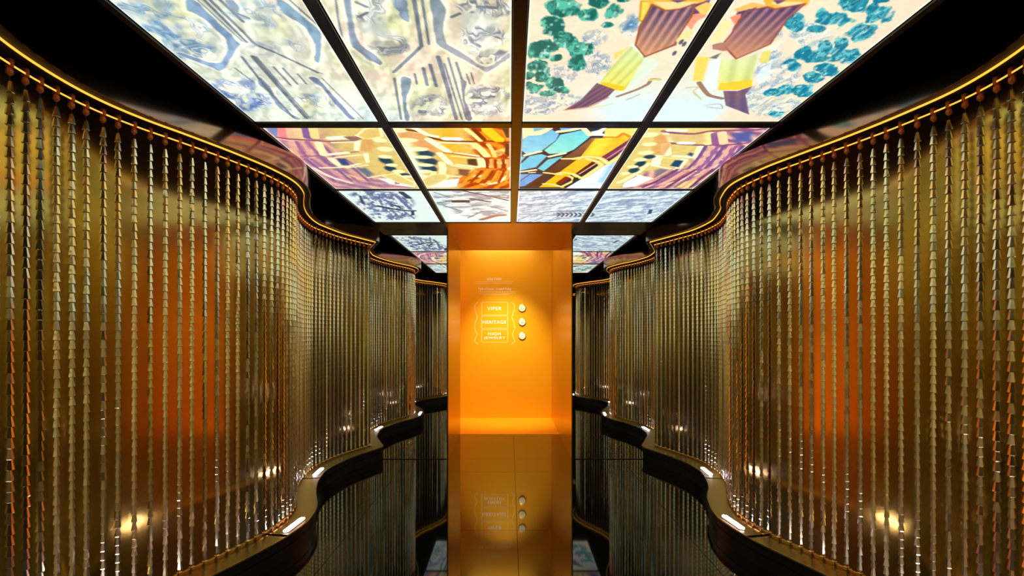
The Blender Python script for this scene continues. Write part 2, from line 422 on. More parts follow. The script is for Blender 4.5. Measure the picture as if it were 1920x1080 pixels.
def flecks(px, py, rx, ry, col, sc=45, seed=1, thr=0.58, alpha=0.8, st=(1, 1), an=0):
    c = np.array(cpt(px, py)); ex = abs(cpt(px+rx, py)[0]-c[0]); ey = abs(cpt(px, py-ry)[1]-c[1])
    i = bbox(c[0]-ex-abs(an)*ey, c[0]+ex+abs(an)*ey, c[1]-ey, c[1]+ey)
    if len(i) == 0: return
    X, Y = GX[i], GY[i]; r = np.hypot((X-c[0]-an*(Y-c[1]))/ex, (Y-c[1])/ey)
    n = fbm(X*sc*st[0], Y*sc*st[1], seed, 3)
    nx = fbm((X+0.006)*sc*st[0], (Y+0.006)*sc*st[1], seed, 3)
    e = n-nx
    blend(i, np.clip((n-thr)*14, 0, 1)*np.clip((1-r)*4, 0, 1)*alpha, col)
    blend(i, np.clip(e*9-0.15, 0, 1)*np.clip((1-r)*4, 0, 1)*alpha*0.8, np.asarray(col)*0.8)
    blend(i, np.clip(-e*9-0.25, 0, 1)*np.clip((1-r)*4, 0, 1)*alpha*0.8, (0.99, 0.98, 0.93))

def swirl(px, py, rx, ry, col, sc=12, seed=1, alpha=0.8, an=0, th=0.022, hi=(0.99, 0.98, 0.92), lv=(0.42, 0.5, 0.58)):
    c = np.array(cpt(px, py)); ex = abs(cpt(px+rx, py)[0]-c[0]); ey = abs(cpt(px, py-ry)[1]-c[1])
    i = bbox(c[0]-ex-abs(an)*ey, c[0]+ex+abs(an)*ey, c[1]-ey, c[1]+ey)
    if len(i) == 0: return
    X, Y = GX[i], GY[i]; r = np.hypot((X-c[0]-an*(Y-c[1]))/ex, (Y-c[1])/ey); mk_ = np.clip((1-r)*4, 0, 1)*alpha
    n = fbm(X*sc, Y*sc*0.6, seed, 3); b = vnoise(X*sc*0.8+9, Y*sc*0.5, seed+3)
    for q in lv:
        blend(i, np.clip(1.4-abs(n-q-0.020)/th, 0, 1)*mk_*0.7, hi)
        blend(i, np.clip(1.4-abs(n-q)/(th*(0.3+1.1*b)), 0, 1)*mk_, col)
    e = fbm((X+0.01)*sc, (Y+0.02)*sc*0.6, seed, 3)-n
    blend(i, np.clip(e*6, 0, 0.5)*mk_, col); blend(i, np.clip(-e*6, 0, 0.5)*mk_, hi)
def C1(*L): return [(200+u/4.695, v/4.695) for u, v in L]
def C2(*L): return [(570+u/4.695, v/4.695) for u, v in L]
def C3(*L): return [(970+u/4.695, v/4.695) for u, v in L]
def C4(*L): return [(1200+u/3.49, v/3.49) for u, v in L]
def C5(*L): return [(490+u/7.68, 225+v/7.68) for u, v in L]
def C6(*L): return [(720+u/7.68, 225+v/7.68) for u, v in L]
def C7(*L): return [(970+u/7.68, 230+v/7.68) for u, v in L]
def C8(*L): return [(1160+u/5.686, 230+v/5.686) for u, v in L]
cream = (0.91, 0.87, 0.75); ice = (0.86, 0.93, 0.93); slate = (0.55, 0.62, 0.68); grey = (0.50, 0.54, 0.58)

# --- nearest row, left half: pale carved honeycomb
i = bbox(-2, 0.04, 1.5, 2.86)
t = fbm(GX[i]*5, GY[i]*5, 3)
COLR[i] = np.asarray(cream)*(1-0.0)+(t[:, None]-0.5)*np.array((-0.10, 0.05, -0.10))
g = np.clip((-0.55-GX[i])/0.5, 0, 1)*0.55; blend(i, g, (0.82, 0.90, 0.88))
h = np.clip((GY[i]-2.35)/0.4, 0, 1)*np.clip(1-abs(GX[i]+0.72)/0.30, 0, 1); blend(i, h*0.9, (0.84, 0.93, 0.93))
# gem interiors
for (a, b, rx, ry, sd) in ((325, 70, 70, 42, 1), (330, 20, 80, 30, 9), (520, 45, 60, 45, 2), (715, 45, 50, 45, 3), (900, 55, 50, 60, 4), (460, 190, 60, 28, 5), (790, 195, 34, 30, 6), (920, 195, 42, 30, 7), (590, 195, 50, 28, 8)):
    blob(a, b, rx, ry, (0.80, 0.84, 0.80), (0.88, 0.89, 0.70), 8, sd, 0.5, wob=0.2, alpha=0.75, an=(a-VPX)/F)
blue = (0.47, 0.62, 0.74)
for (a, b, rx, ry, sd, cc, al) in ((325, 60, 75, 32, 21, blue, 0.9), (350, 92, 60, 22, 28, blue, 0.8), (270, 18, 70, 26, 22, blue, 0.75), (450, 180, 80, 38, 23, (0.42, 0.54, 0.75), 0.95), (480, 20, 60, 22, 27, blue, 0.7), (520, 90, 60, 20, 34, slate, 0.5),
        (580, 200, 55, 28, 24, slate, 0.9), (520, 30, 50, 28, 25, slate, 0.7), (710, 20, 60, 30, 26, grey, 0.8), (730, 85, 45, 25, 29, grey, 0.7), (905, 70, 50, 24, 27, grey, 0.95), (900, 12, 50, 16, 35, grey, 0.9), (915, 105, 50, 18, 36, grey, 0.8),
        (805, 200, 40, 28, 28, grey, 0.8), (915, 190, 50, 36, 30, grey, 0.95), (930, 15, 40, 20, 31, grey, 0.7)):
    swirl(a, b, rx, ry, cc, 13, sd, min(1, al*1.15), an=(a-VPX)/F, th=0.03)
poly(C1((700, 0), (800, 20), (1160, 375), (1165, 400), (1015, 620), (940, 600), (640, 480), (660, 470), (930, 555), (1020, 540), (1065, 440), (1050, 350), (980, 280), (880, 180), (760, 110), (710, 90)), (0.50, 0.62, 0.72), (0.60, 0.68, 0.80), wob=0.01, sm=True, rel=True)
poly(C1((1500, 0), (1560, 10), (1680, 110), (1878, 285), (1878, 540), (1830, 530), (1840, 400), (1760, 260), (1690, 200), (1550, 110)), (0.52, 0.64, 0.72), wob=0.01, sm=True, rel=True)
poly(C1((1040, 0), (1110, 0), (1160, 60), (1150, 120), (1090, 70)), slate, wob=0.008, sm=True, rel=True)
poly(C1((1350, 680), (1450, 790), (1560, 960), (1700, 1045), (1650, 1045), (1500, 930), (1440, 830), (1340, 740)), (0.55, 0.65, 0.72), wob=0.008, sm=True, rel=True)
poly(C1((1780, 690), (1878, 690), (1878, 760), (1830, 740)), slate)
for L, ww in ((((860, 0), (1230, 370)), 0.012), (((800, 0), (1190, 360)), 0.005), (((910, 0), (1210, 290), (1310, 390), (1500, 470), (1860, 640)), 0.013), (((1000, 0), (1200, 190)), 0.014), (((1190, 500), (1420, 790), (1650, 1040)), 0.012),
        (((1290, 500), (1760, 1040)), 0.022), (((1320, 500), (1790, 1040)), 0.006), (((1470, 590), (1620, 750)), 0.010), (((1550, 600), (1680, 740)), 0.010), (((1130, 600), (1290, 720)), 0.008), (((1680, 650), (1760, 740)), 0.008),
        (((1610, 0), (1878, 240)), 0.007), (((1150, 120), (1250, 160)), 0.012)):
    line(C1(*L), grey, ww)
poly(C2((350, 0), (410, 0), (420, 90), (430, 200), (450, 300), (500, 400), (620, 480), (690, 550), (670, 570), (560, 520), (430, 410), (400, 350), (380, 150)), (0.55, 0.62, 0.68), (0.60, 0.65, 0.72), wob=0.008, sm=True, rel=True)
poly(C2((1110, 0), (1200, 0), (1250, 90), (1230, 200), (1230, 300), (1260, 390), (1400, 470), (1540, 570), (1610, 590), (1700, 550), (1810, 470), (1810, 505), (1620, 635), (1560, 610), (1200, 410), (1160, 340), (1130, 150)), (0.50, 0.57, 0.60), (0.66, 0.66, 0.68), wob=0.008, sm=True, rel=True)
poly(C2((780, 0), (900, 0), (930, 190), (860, 170), (800, 60)), slate, wob=0.02)
poly(C2((850, 695), (940, 695), (930, 780), (900, 860), (900, 930), (930, 1050), (890, 1050)), slate, wob=0.008, sm=True, rel=True)
poly(C2((1380, 720), (1430, 720), (1410, 850), (1450, 960), (1480, 1050), (1430, 1050)), grey, wob=0.008, sm=True, rel=True)
poly(C2((40, 685), (110, 685), (250, 830), (400, 1000), (450, 1045), (400, 1045), (280, 920), (160, 770)), (0.50, 0.56, 0.68), wob=0.008, sm=True, rel=True)
for L, ww in ((((970, 0), (1030, 380), (1020, 420), (790, 635)), 0.016), (((1040, 0), (1100, 390)), 0.010), (((280, 0), (300, 160), (335, 320)), 0.008), (((1180, 500), (1260, 760), (1340, 1050)), 0.020), (((1235, 560), (1390, 1050)), 0.010),
        (((1270, 510), (1430, 1050)), 0.010), (((1050, 600), (1085, 750)), 0.016), (((1110, 570), (1165, 760)), 0.016), (((975, 650), (995, 740)), 0.010), (((1340, 550), (1390, 700)), 0.012), (((795, 690), (855, 1050)), 0.012),
        (((1430, 650), (1460, 740)), 0.008), (((1470, 640), (1500, 740)), 0.008), (((430, 410), (670, 570)), 0.006), (((160, 690), (520, 1045)), 0.007), (((0, 580), (160, 650)), 0.006), (((460, 20), (550, 60)), 0.014), (((480, 150), (560, 110)), 0.012), (((1300, 150), (1370, 120)), 0.014), (((1530, 60), (1680, 70)), 0.016)):
    line(C2(*L), grey, ww)

# --- nearest row, right half: teal gems and golden fluted cups
i = bbox(0.04, 2, 1.5, 2.86)
t = fbm(GX[i]*5, GY[i]*5, 31); COLR[i] = np.array((0.94, 0.88, 0.77))+(t[:, None]-0.5)*np.array((-0.10, 0.04, 0.02))
h = np.clip((GY[i]-2.25)/0.35, 0, 1)*np.clip((GX[i]-0.35+(2.8-GY[i])*0.3)/0.2, 0, 1)*np.clip((1.15-GX[i])/0.1, 0, 1); blend(i, h, ice)
for (u, v, rx, ry, sd) in ((1000, 230, 90, 100, 1), (680, 330, 100, 70, 2), (400, 650, 110, 90, 3), (300, 880, 260, 60, 4), (700, 560, 110, 110, 6), (200, 960, 160, 50, 7)):
    a, b = C3((u, v))[0]; swirl(a, b, rx/4.7*1.3, ry/4.7*1.2, (0.40, 0.54, 0.68), 26, 60+sd, 0.75, an=(a-VPX)/F)
teal = (0.02, 0.42, 0.38); teal2 = (0.36, 0.76, 0.66)
for k, (u, v, rx, ry) in enumerate(((390, 70, 120, 80), (640, 120, 100, 70), (720, 20, 80, 45), (850, 100, 70, 70), (930, 5, 60, 20), (310, 240, 125, 85), (400, 330, 70, 50), (200, 430, 115, 70), (440, 385, 120, 55), (560, 440, 90, 70), (530, 560, 80, 65), (320, 510, 70, 35), (180, 575, 105, 55),
        (95, 670, 45, 40), (235, 670, 85, 55), (150, 770, 85, 42), (330, 740, 75, 55), (400, 790, 60, 35), (270, 830, 80, 30), (800, 220, 50, 25))):
    a, b = C3((u, v))[0]; blob(a, b, rx/4.695*1.12, ry/4.695*1.12, teal, teal2, 34, 70+k, 0.2, 0.5, wob=0.55, an=(a-VPX)/F)
a, b = C3((1010, 210))[0]; blob(a, b, 16, 22, (0.25, 0.50, 0.68), (0.55, 0.78, 0.85), 40, 99, 0.6, 0.5, alpha=0.8)
for (u, v, rx, ry, sd) in ((870, 280, 60, 170, 1), (1120, 230, 130, 80, 2), (900, 480, 140, 120, 3), (800, 650, 120, 120, 4), (960, 720, 110, 80, 5)):
    a, b = C4((u, v))[0]; swirl(a, b, rx/3.5*1.2, ry/3.5*1.2, (0.50, 0.64, 0.76), 22, 80+sd, 0.8, an=(a-VPX)/F)
tb = (0.04, 0.50, 0.60); tb2 = (0.38, 0.76, 0.80)
for k, (u, v, rx, ry) in enumerate(((1560, 95, 95, 55), (1400, 30, 80, 50), (1270, 130, 130, 38), (1200, 95, 50, 40), (1450, 215, 110, 55), (1210, 310, 50, 40), (1310, 280, 50, 40), (1350, 360, 110, 45), (1100, 360, 80, 40), (1000, 430, 60, 34), (1230, 460, 85, 38), (1130, 510, 65, 34),
        (950, 580, 50, 34), (1060, 590, 80, 34), (880, 610, 60, 24), (900, 745, 50, 16), (1150, 190, 60, 24), (1010, 150, 60, 50), (1580, 5, 60, 14), (1180, 380, 60, 30))):
    a, b = C4((u, v))[0]; blob(a, b, rx/3.49*1.1, ry/3.49*1.2, tb, tb2, 34, 120+k, 0.2, 0.5, wob=0.55, an=(a-VPX)/F)
navy = (0.30, 0.24, 0.42); peach = (0.88, 0.62, 0.40); gold = (0.93, 0.72, 0.28)
# golden trim and cup A
poly(C3((1090, 10), (1190, 10), (1160, 100), (1110, 190), (1075, 180)), (0.93, 0.85, 0.35), edge=((0.85, 0.65, 0.2), 0.004))
poly(C3((1185, 0), (1640, 0), (1570, 50), (1430, 90), (1300, 100), (1185, 40)), (0.95, 0.85, 0.60), edge=(gold, 0.01))
poly(C3((1340, 0), (1500, 0), (1410, 25)), (0.45, 0.30, 0.42))
poly(C3((1530, 40), (1700, 0), (1640, 110), (1560, 150), (1500, 120)), (0.42, 0.25, 0.45), wob=0.02)
poly(C3((1540, 130), (1640, 110), (1690, 130), (1600, 180), (1520, 260), (1500, 210)), (0.95, 0.62, 0.50), wob=0.02)
poly(C3((1560, 60), (1660, 20), (1760, 60), (1650, 130), (1600, 110)), (0.95, 0.80, 0.42), wob=0.02)
poly(C3((1185, 40), (1300, 95), (1430, 80), (1560, 35), (1530, 150), (1430, 300), (1390, 390), (1120, 500), (1040, 400), (1080, 230), (1130, 150)), navy, peach, edge=((0.62, 0.36, 0.22), 0.004), stripes=(C3((1330, 80))[0], C3((1110, 420))[0], 0.034, 0.75, (0.86, 0.66, 0.58)))
poly(C3((1430, 310), (1520, 250), (1560, 290), (1480, 370), (1400, 370)), (0.93, 0.88, 0.62), wob=0.02)
for u, v in ((1440, 370), (1470, 390), (1380, 470)): a, b = C3((u, v))[0]; blob(a, b, 4, 5, (0.42, 0.38, 0.48))
# lime cone, purple tip
poly(C3((1010, 375), (1120, 505), (1060, 500), (960, 460)), (0.92, 0.95, 0.90))
poly(C3((1000, 400), (1120, 510), (1210, 525), (960, 790), (860, 770), (720, 740), (850, 560)), (0.86, 0.93, 0.72), (0.94, 0.90, 0.42), stripes=(C3((1050, 480))[0], C3((800, 740))[0], 0.045, 0.25, (0.6, 0.6, 0.2)))
poly(C3((1120, 510), (1210, 525), (1250, 560), (980, 800), (950, 790)), (0.88, 0.95, 0.88), alpha=0.8)
poly(C3((850, 470), (980, 410), (900, 500), (850, 520)), (0.93, 0.86, 0.45), alpha=0.9)
poly(C3((730, 720), (950, 760), (940, 800), (760, 790)), (0.94, 0.80, 0.15), wob=0.01)
poly(C3((700, 730), (860, 790), (790, 860), (620, 940), (410, 970), (560, 880)), (0.45, 0.32, 0.42), (0.38, 0.30, 0.42), stripes=(C3((760, 760))[0], C3((450, 960))[0], 0.03, 0.45, (0.75, 0.50, 0.42)))
line(C3((410, 970), (620, 945), (800, 860)), (0.85, 0.60, 0.50), 0.010)
line(C3((880, 850), (1050, 790), (1150, 740), (1180, 700), (1250, 700)), (0.62, 0.50, 0.42), 0.018)
line(C3((1160, 705), (1250, 700)), (0.92, 0.84, 0.45), 0.014)
line(C3((640, 950), (760, 930), (840, 910)), (0.86, 0.85, 0.55), 0.010); line(C3((960, 880), (1080, 830)), (0.65, 0.70, 0.65), 0.008)
line(C3((1120, 500), (1390, 395)), (0.60, 0.38, 0.28), 0.010)
# cup B and its foot
poly(C4((830, 0), (1090, 0), (1080, 30), (960, 60), (850, 40)), (0.95, 0.85, 0.62), edge=(gold, 0.01))
poly(C4((870, 0), (960, 0), (900, 28)), (0.45, 0.30, 0.45))
poly(C4((620, 60), (720, 20), (830, 40), (760, 90), (650, 110)), (0.93, 0.75, 0.42), wob=0.02)
poly(C4((640, 80), (760, 50), (720, 120), (650, 200), (600, 220)), (0.38, 0.25, 0.48), wob=0.02)
poly(C4((590, 110), (660, 90), (680, 130), (620, 170)), (0.95, 0.60, 0.48), wob=0.02)
poly(C4((700, 75), (830, 45), (880, 60), (1080, 25), (960, 130), (850, 290), (630, 385), (540, 290), (600, 220), (650, 130)), navy, peach, edge=((0.62, 0.36, 0.28), 0.004), stripes=(C4((880, 80))[0], C4((620, 340))[0], 0.036, 0.7, (0.80, 0.58, 0.58)))
poly(C4((540, 110), (600, 150), (540, 250), (480, 290), (460, 270)), (0.93, 0.90, 0.66), wob=0.02)
poly(C4((480, 290), (560, 280), (580, 330), (470, 330)), (0.72, 0.52, 0.45), wob=0.02)
poly(C4((370, 370), (450, 372), (410, 530), (345, 530)), (0.93, 0.85, 0.40))
poly(C4((460, 400), (530, 380), (510, 480), (490, 590), (450, 590), (420, 560)), (0.90, 0.95, 0.95))
poly(C4((530, 385), (640, 390), (780, 350), (740, 470), (735, 560), (510, 590)), (0.88, 0.93, 0.72), (0.90, 0.90, 0.50), stripes=(C4((620, 400))[0], C4((580, 560))[0], 0.07, 0.25, (0.6, 0.6, 0.3)))
poly(C4((800, 340), (860, 330), (840, 410), (780, 410)), (0.92, 0.86, 0.45), alpha=0.9)
poly(C4((520, 545), (735, 520), (735, 565), (640, 590), (510, 590)), (0.94, 0.82, 0.25), wob=0.01)
poly(C4((545, 595), (640, 595), (735, 565), (690, 620), (715, 750), (560, 690)), (0.50, 0.36, 0.46), (0.38, 0.36, 0.50), stripes=(C4((640, 590))[0], C4((640, 720))[0], 0.05, 0.3, (0.70, 0.52, 0.50)))
line(C4((385, 540), (420, 590), (455, 625), (540, 645)), (0.62, 0.50, 0.42), 0.022)
line(C4((300, 575), (380, 570), (350, 600), (400, 650)), (0.80, 0.80, 0.65), 0.010); line(C4((430, 690), (520, 680), (540, 710), (440, 700)), (0.70, 0.74, 0.74), 0.008)
poly(C4((450, 380), (530, 345), (500, 385)), (0.45, 0.48, 0.48))
poly(C4((800, 440), (860, 420), (850, 500), (780, 540), (760, 500)), (0.88, 0.94, 0.97), alpha=0.8)
i = bbox(-2, 0.04, 1.5, 2.86); n = fbm(GX[i]*7, GY[i]*4, 77, 4); e = fbm(GX[i]*7+0.08, GY[i]*4+0.08, 77, 4)-n; COLR[i] += np.clip(e[:, None]*1.6, -0.07, 0.06)
i = bbox(-2, 2, 1.5, 2.86); g = fbm(GX[i]*60, GY[i]*60, 401, 2); COLR[i] += (g[:, None]-0.5)*0.05

# --- middle row, left half: golden scale in rings
i = bbox(-2, 0.04, 2.87, 4.145); X, Y = GX[i], GY[i]
cx, cy = cpt(745, 305)
tan = np.array((0.86, 0.76, 0.46)); COLR[i] = tan
rr = np.hypot((X-cx)/0.62, (Y-cy)/0.62)
arcs = 0.5+0.5*np.sin(rr*34+fbm(X*7, Y*7, 210)*7)
L = np.clip((-0.98-X)/0.22, 0, 1); lc = np.array((0.72, 0.50, 0.58))*(1-arcs[:, None])+np.array((0.90, 0.72, 0.62))*arcs[:, None]
lc = lc*(1-0.4*np.clip((fbm(X*9, Y*5, 214)-0.5)*6, 0, 1)[:, None])+np.array((0.45, 0.35, 0.55))*0.4*np.clip((fbm(X*9, Y*5, 214)-0.5)*6, 0, 1)[:, None]
L = np.maximum(L, np.clip((Y-3.72)/0.18, 0, 1)*np.clip((-0.72-X)/0.1, 0, 1)); blend(i, L, lc)
Rr = np.clip((X+0.27)/0.10, 0, 1); Rr = np.maximum(Rr, np.clip((Y-3.72)/0.15, 0, 1)*np.clip((X+0.42)/0.1, 0, 1))
ac = np.clip(arcs*1.6-0.2, 0, 1)[:, None]; rc = np.array((0.62, 0.16, 0.04))*(1-ac)+np.array((0.96, 0.55, 0.10))*ac
hh = np.clip((fbm(X*14, Y*10, 217)-0.62)*9, 0, 1)[:, None]; rc = rc*(1-hh)+np.array((1.0, 0.88, 0.55))*hh; blend(i, Rr, rc)
Mo = np.clip(1-abs(X+0.36)/0.14, 0, 1)*np.clip((3.55-Y)/0.2, 0, 1); blend(i, Mo*0.9, (0.95, 0.72, 0.18))
poly(C6((1700, 110), (1815, 100), (1815, 260), (1760, 250)), (0.18, 0.20, 0.14)); poly(C6((1750, 340), (1810, 340), (1805, 520), (1740, 490)), (0.22, 0.14, 0.10))
line(C6((1815, 100), (1815, 960)), (0.95, 0.50, 0.35), 0.012)
poly(C5((40, 95), (230, 95), (230, 240), (200, 235)), (0.50, 0.56, 0.74))
for k, u in enumerate((300, 420, 520, 640, 740)): line(C5((u, 100), (u+10+k*6, 250)), [(0.92, 0.55, 0.55), (0.93, 0.75, 0.60), (0.92, 0.80, 0.60), (0.55, 0.38, 0.60), (0.96, 0.85, 0.55)][k], 0.05)
for k in range(7): line(C5((430+k*75, 310), (470+k*95, 420), (560+k*100, 540)), [(0.9, 0.68, 0.60), (0.62, 0.42, 0.58)][k % 2], 0.022)
for k in range(9): line(C5((560+k*80, 560), (760+k*85, 720), (980+k*80, 880)), [(0.85, 0.62, 0.60), (0.55, 0.40, 0.58), (0.66, 0.45, 0.60)][k % 3], 0.024)
for L_, cc, ww in ((((220, 250), (420, 275), (700, 290), (1000, 310), (1350, 300)), (0.60, 0.35, 0.42), 0.022), (((230, 265), (420, 300)), (0.95, 0.80, 0.70), 0.014), (((570, 530), (760, 520), (960, 500), (1400, 455)), (0.62, 0.40, 0.42), 0.014),
        (((990, 265), (1190, 250)), (0.98, 0.97, 0.86), 0.05), (((1020, 325), (1420, 310)), (0.98, 0.95, 0.80), 0.018), (((950, 500), (1240, 470)), (0.99, 0.96, 0.84), 0.034), (((1060, 540), (1440, 500)), (0.98, 0.92, 0.70), 0.020),
        (((850, 690), (1180, 680), (1420, 630)), (0.98, 0.94, 0.74), 0.024), (((1230, 690), (1530, 650)), (0.98, 0.94, 0.74), 0.018), (((820, 330), (860, 420), (900, 500)), (0.99, 0.93, 0.72), 0.05), (((1010, 560), (1080, 620), (1140, 660)), (0.99, 0.93, 0.75), 0.05),
        (((1540, 830), (1780, 790)), (0.98, 0.95, 0.75), 0.022), (((750, 690), (1000, 820), (1300, 910)), (0.97, 0.88, 0.80), 0.03), (((1270, 790), (1460, 860)), (0.96, 0.76, 0.55), 0.02)):
    line(C5(*L_), cc, ww)
poly(C5((1340, 310), (1450, 290), (1410, 450), (1330, 440)), (0.98, 0.94, 0.78)); poly(C5((1460, 480), (1540, 480), (1560, 610), (1510, 620)), (0.98, 0.94, 0.78))
poly(C5((1370, 230), (1480, 130), (1700, 100), (1740, 240), (1500, 280)), (0.90, 0.78, 0.45), edge=((0.97, 0.93, 0.7), 0.008)); poly(C5((1170, 240), (1370, 235), (1460, 270), (1330, 310)), (0.60, 0.45, 0.42))
poly(C5((1090, 560), (1210, 560), (1270, 640), (1160, 655)), (0.22, 0.32, 0.50), soft=0.02); poly(C5((1370, 700), (1500, 690), (1620, 780), (1540, 820)), (0.42, 0.47, 0.54), soft=0.03)
for L_ in (((1680, 840), (1920, 850), (1920, 930), (1880, 930)),): poly(C5(*L_), (0.90, 0.95, 0.95))
poly(C5((1450, 270), (1600, 280), (1640, 380), (1570, 460), (1420, 440)), (0.86, 0.68, 0.40), soft=0.02)
poly(C6((200, 170), (560, 200), (620, 270), (800, 470), (700, 520), (420, 330), (230, 250)), (0.88, 0.66, 0.40), soft=0.02)
# dark water and pale ripples in the middle
for a, b, rx, ry in ((600, 490, 150, 70), (670, 600, 120, 70), (690, 700, 90, 60), (30, 590, 110, 70), (90, 700, 100, 50), (300, 790, 90, 30), (500, 560, 90, 60), (560, 700, 130, 60)):
    p = C6((a, b))[0]; blob(p[0], p[1], rx/7.68, ry/7.68, (0.12, 0.26, 0.33), soft=0.4, wob=0.15)
for a, b, rx, ry in ((220, 150, 120, 38), (330, 290, 190, 36), (500, 420, 170, 36), (560, 535, 160, 30), (610, 650, 130, 28), (600, 740, 120, 28), (560, 815, 110, 24), (20, 420, 130, 40), (20, 530, 110, 32), (110, 650, 100, 28), (210, 740, 110, 28), (330, 815, 90, 22), (-60, 290, 120, 40)):
    p = C6((a, b))[0]; blob(p[0], p[1], rx/7.68, ry/7.68, (0.96, 0.95, 0.72), soft=0.3, wob=0.05)
p = C6((470, 560))[0]; poly(C6((250, 300), (360, 330), (560, 760), (540, 860), (480, 800)), (0.97, 0.97, 0.88), soft=0.05)
# gold net of the right half
for L_, cc, ww in ((((340, 140), (560, 180), (700, 260), (900, 300), (1250, 310), (1400, 300), (1810, 320)), (0.45, 0.18, 0.10), 0.024), (((430, 110), (620, 210), (760, 240)), (0.99, 0.96, 0.82), 0.036), (((640, 280), (800, 380), (930, 460)), (0.99, 0.95, 0.80), 0.05),
        (((800, 480), (880, 560), (950, 630)), (0.99, 0.95, 0.80), 0.045), (((830, 620), (850, 700), (840, 770)), (0.98, 0.93, 0.72), 0.05), (((880, 270), (1080, 275)), (0.99, 0.99, 0.95), 0.05), (((780, 325), (1250, 335)), (0.99, 0.95, 0.78), 0.022),
        (((1040, 480), (1340, 520)), (0.99, 0.97, 0.85), 0.034), (((980, 520), (1330, 550)), (0.99, 0.93, 0.65), 0.020), (((1050, 640), (1400, 690)), (0.99, 0.95, 0.75), 0.028), (((980, 655), (1280, 700)), (0.99, 0.95, 0.75), 0.02),
        (((860, 470), (1040, 490), (1400, 540), (1810, 550)), (0.70, 0.22, 0.08), 0.014), (((900, 800), (1190, 830)), (0.98, 0.95, 0.80), 0.026), (((720, 750), (660, 860)), (0.98, 0.94, 0.66), 0.036), (((1300, 350), (1400, 430), (1480, 520)), (0.99, 0.93, 0.62), 0.05),
        (((1370, 560), (1410, 620), (1400, 680)), (1.0, 0.93, 0.72), 0.06), (((1500, 350), (1560, 440), (1600, 530)), (1.0, 0.86, 0.50), 0.028), (((1180, 130), (1300, 220), (1390, 300)), (1.0, 0.92, 0.60), 0.03), (((1480, 140), (1600, 240), (1660, 290)), (1.0, 0.80, 0.15), 0.07), (((1290, 130), (1440, 280)), (0.45, 0.12, 0.05), 0.03),
        (((1810, 690), (1800, 790), (1660, 890), (1520, 920)), (1.0, 0.94, 0.75), 0.036), (((180, 770), (300, 840), (440, 900)), (0.97, 0.93, 0.66), 0.03), (((1380, 700), (1560, 700), (1810, 730)), (0.80, 0.30, 0.08), 0.014), (((1060, 880), (1250, 780), (1420, 700)), (0.92, 0.50, 0.15), 0.05)):
    line(C6(*L_), cc, ww)
for k in range(7): line(C6((1150+k*100, 900), (1240+k*90, 820), (1330+k*80, 730)), [(0.96, 0.62, 0.20), (0.55, 0.14, 0.05)][k % 2], 0.022)
for k in range(6): line(C6((1480+k*60, 570), (1490+k*58, 690)), [(0.50, 0.12, 0.05), (0.98, 0.70, 0.40)][k % 2], 0.02)
poly(C6((1200, 565), (1330, 560), (1350, 660), (1210, 640)), (0.10, 0.17, 0.14), soft=0.015); poly(C6((1070, 705), (1240, 720), (1200, 810), (1080, 780)), (0.42, 0.32, 0.24), soft=0.02)
poly(C6((640, 970), (730, 890), (1090, 840), (1040, 960), (960, 970)), (0.93, 0.96, 0.94)); poly(C6((160, 940), (320, 890), (440, 930), (460, 970)), (0.92, 0.96, 0.93))
poly(C6((440, 900), (720, 780), (880, 780), (930, 830), (830, 890), (650, 960)), (0.87, 0.80, 0.50), edge=((0.98, 0.94, 0.7), 0.006)); poly(C6((-40, 800), (160, 770), (440, 910), (440, 960), (200, 900)), (0.87, 0.80, 0.50), edge=((0.98, 0.94, 0.7), 0.006))
# --- middle row, third display: turquoise scales and a gold band
i = bbox(0.04, 0.735, 2.87, 4.145); COLR[i] = (0.05, 0.12, 0.22)
poly(C7((70, 60), (500, 60), (300, 180), (180, 180), (80, 240)), (0.93, 0.90, 0.70))
poly(C7((230, 80), (420, 80), (240, 130)), (0.35, 0.72, 0.82)); poly(C7((600, 60), (960, 60), (900, 95), (640, 130)), (0.40, 0.75, 0.88))
poly(C7((80, 240), (180, 180), (300, 180), (500, 100), (600, 160), (560, 250), (360, 400), (130, 460), (65, 400)), (0.42, 0.74, 0.88), (0.55, 0.85, 0.90))
poly(C7((615, 175), (960, 100), (1045, 205), (820, 385), (700, 435), (460, 450), (385, 400), (560, 260)), (0.45, 0.84, 0.88), (0.58, 0.92, 0.84))
poly(C7((40, 600), (180, 480), (350, 450), (430, 480), (270, 640), (40, 690)), (0.38, 0.78, 0.88)); poly(C7((55, 490), (130, 480), (45, 570)), (0.42, 0.78, 0.85))
poly(C7((440, 530), (660, 480), (380, 700), (290, 660)), (0.40, 0.80, 0.84)); poly(C7((30, 740), (170, 740), (30, 840)), (0.36, 0.68, 0.86)); poly(C7((190, 740), (370, 745), (110, 910), (30, 920), (30, 850)), (0.34, 0.64, 0.86))
for L_, ww in ((((110, 470), (330, 415)), 0.030), (((460, 490), (680, 440)), 0.030), (((40, 710), (260, 680)), 0.030), (((590, 130), (760, 110), (900, 80)), 0.034), (((200, 170), (320, 160), (470, 80)), 0.034), (((950, 80), (1050, 180)), 0.034), (((170, 720), (250, 715)), 0.02)):
    line(C7(*L_), (0.97, 0.93, 0.74), ww)
poly(C7((1060, 220), (1180, 210), (900, 480), (620, 720), (400, 750), (300, 900), (150, 920), (400, 720), (700, 480), (830, 400)), (0.66, 0.42, 0.26), (0.06, 0.05, 0.05), soft=0.01)
poly(C7((1270, 80), (1760, 80), (1640, 210), (1520, 150), (1430, 210), (1240, 200)), (0.93, 0.88, 0.45)); poly(C7((1060, 130), (1160, 110), (1260, 60), (1290, 80), (1220, 150), (1300, 190), (1090, 190)), (0.95, 0.96, 0.92))
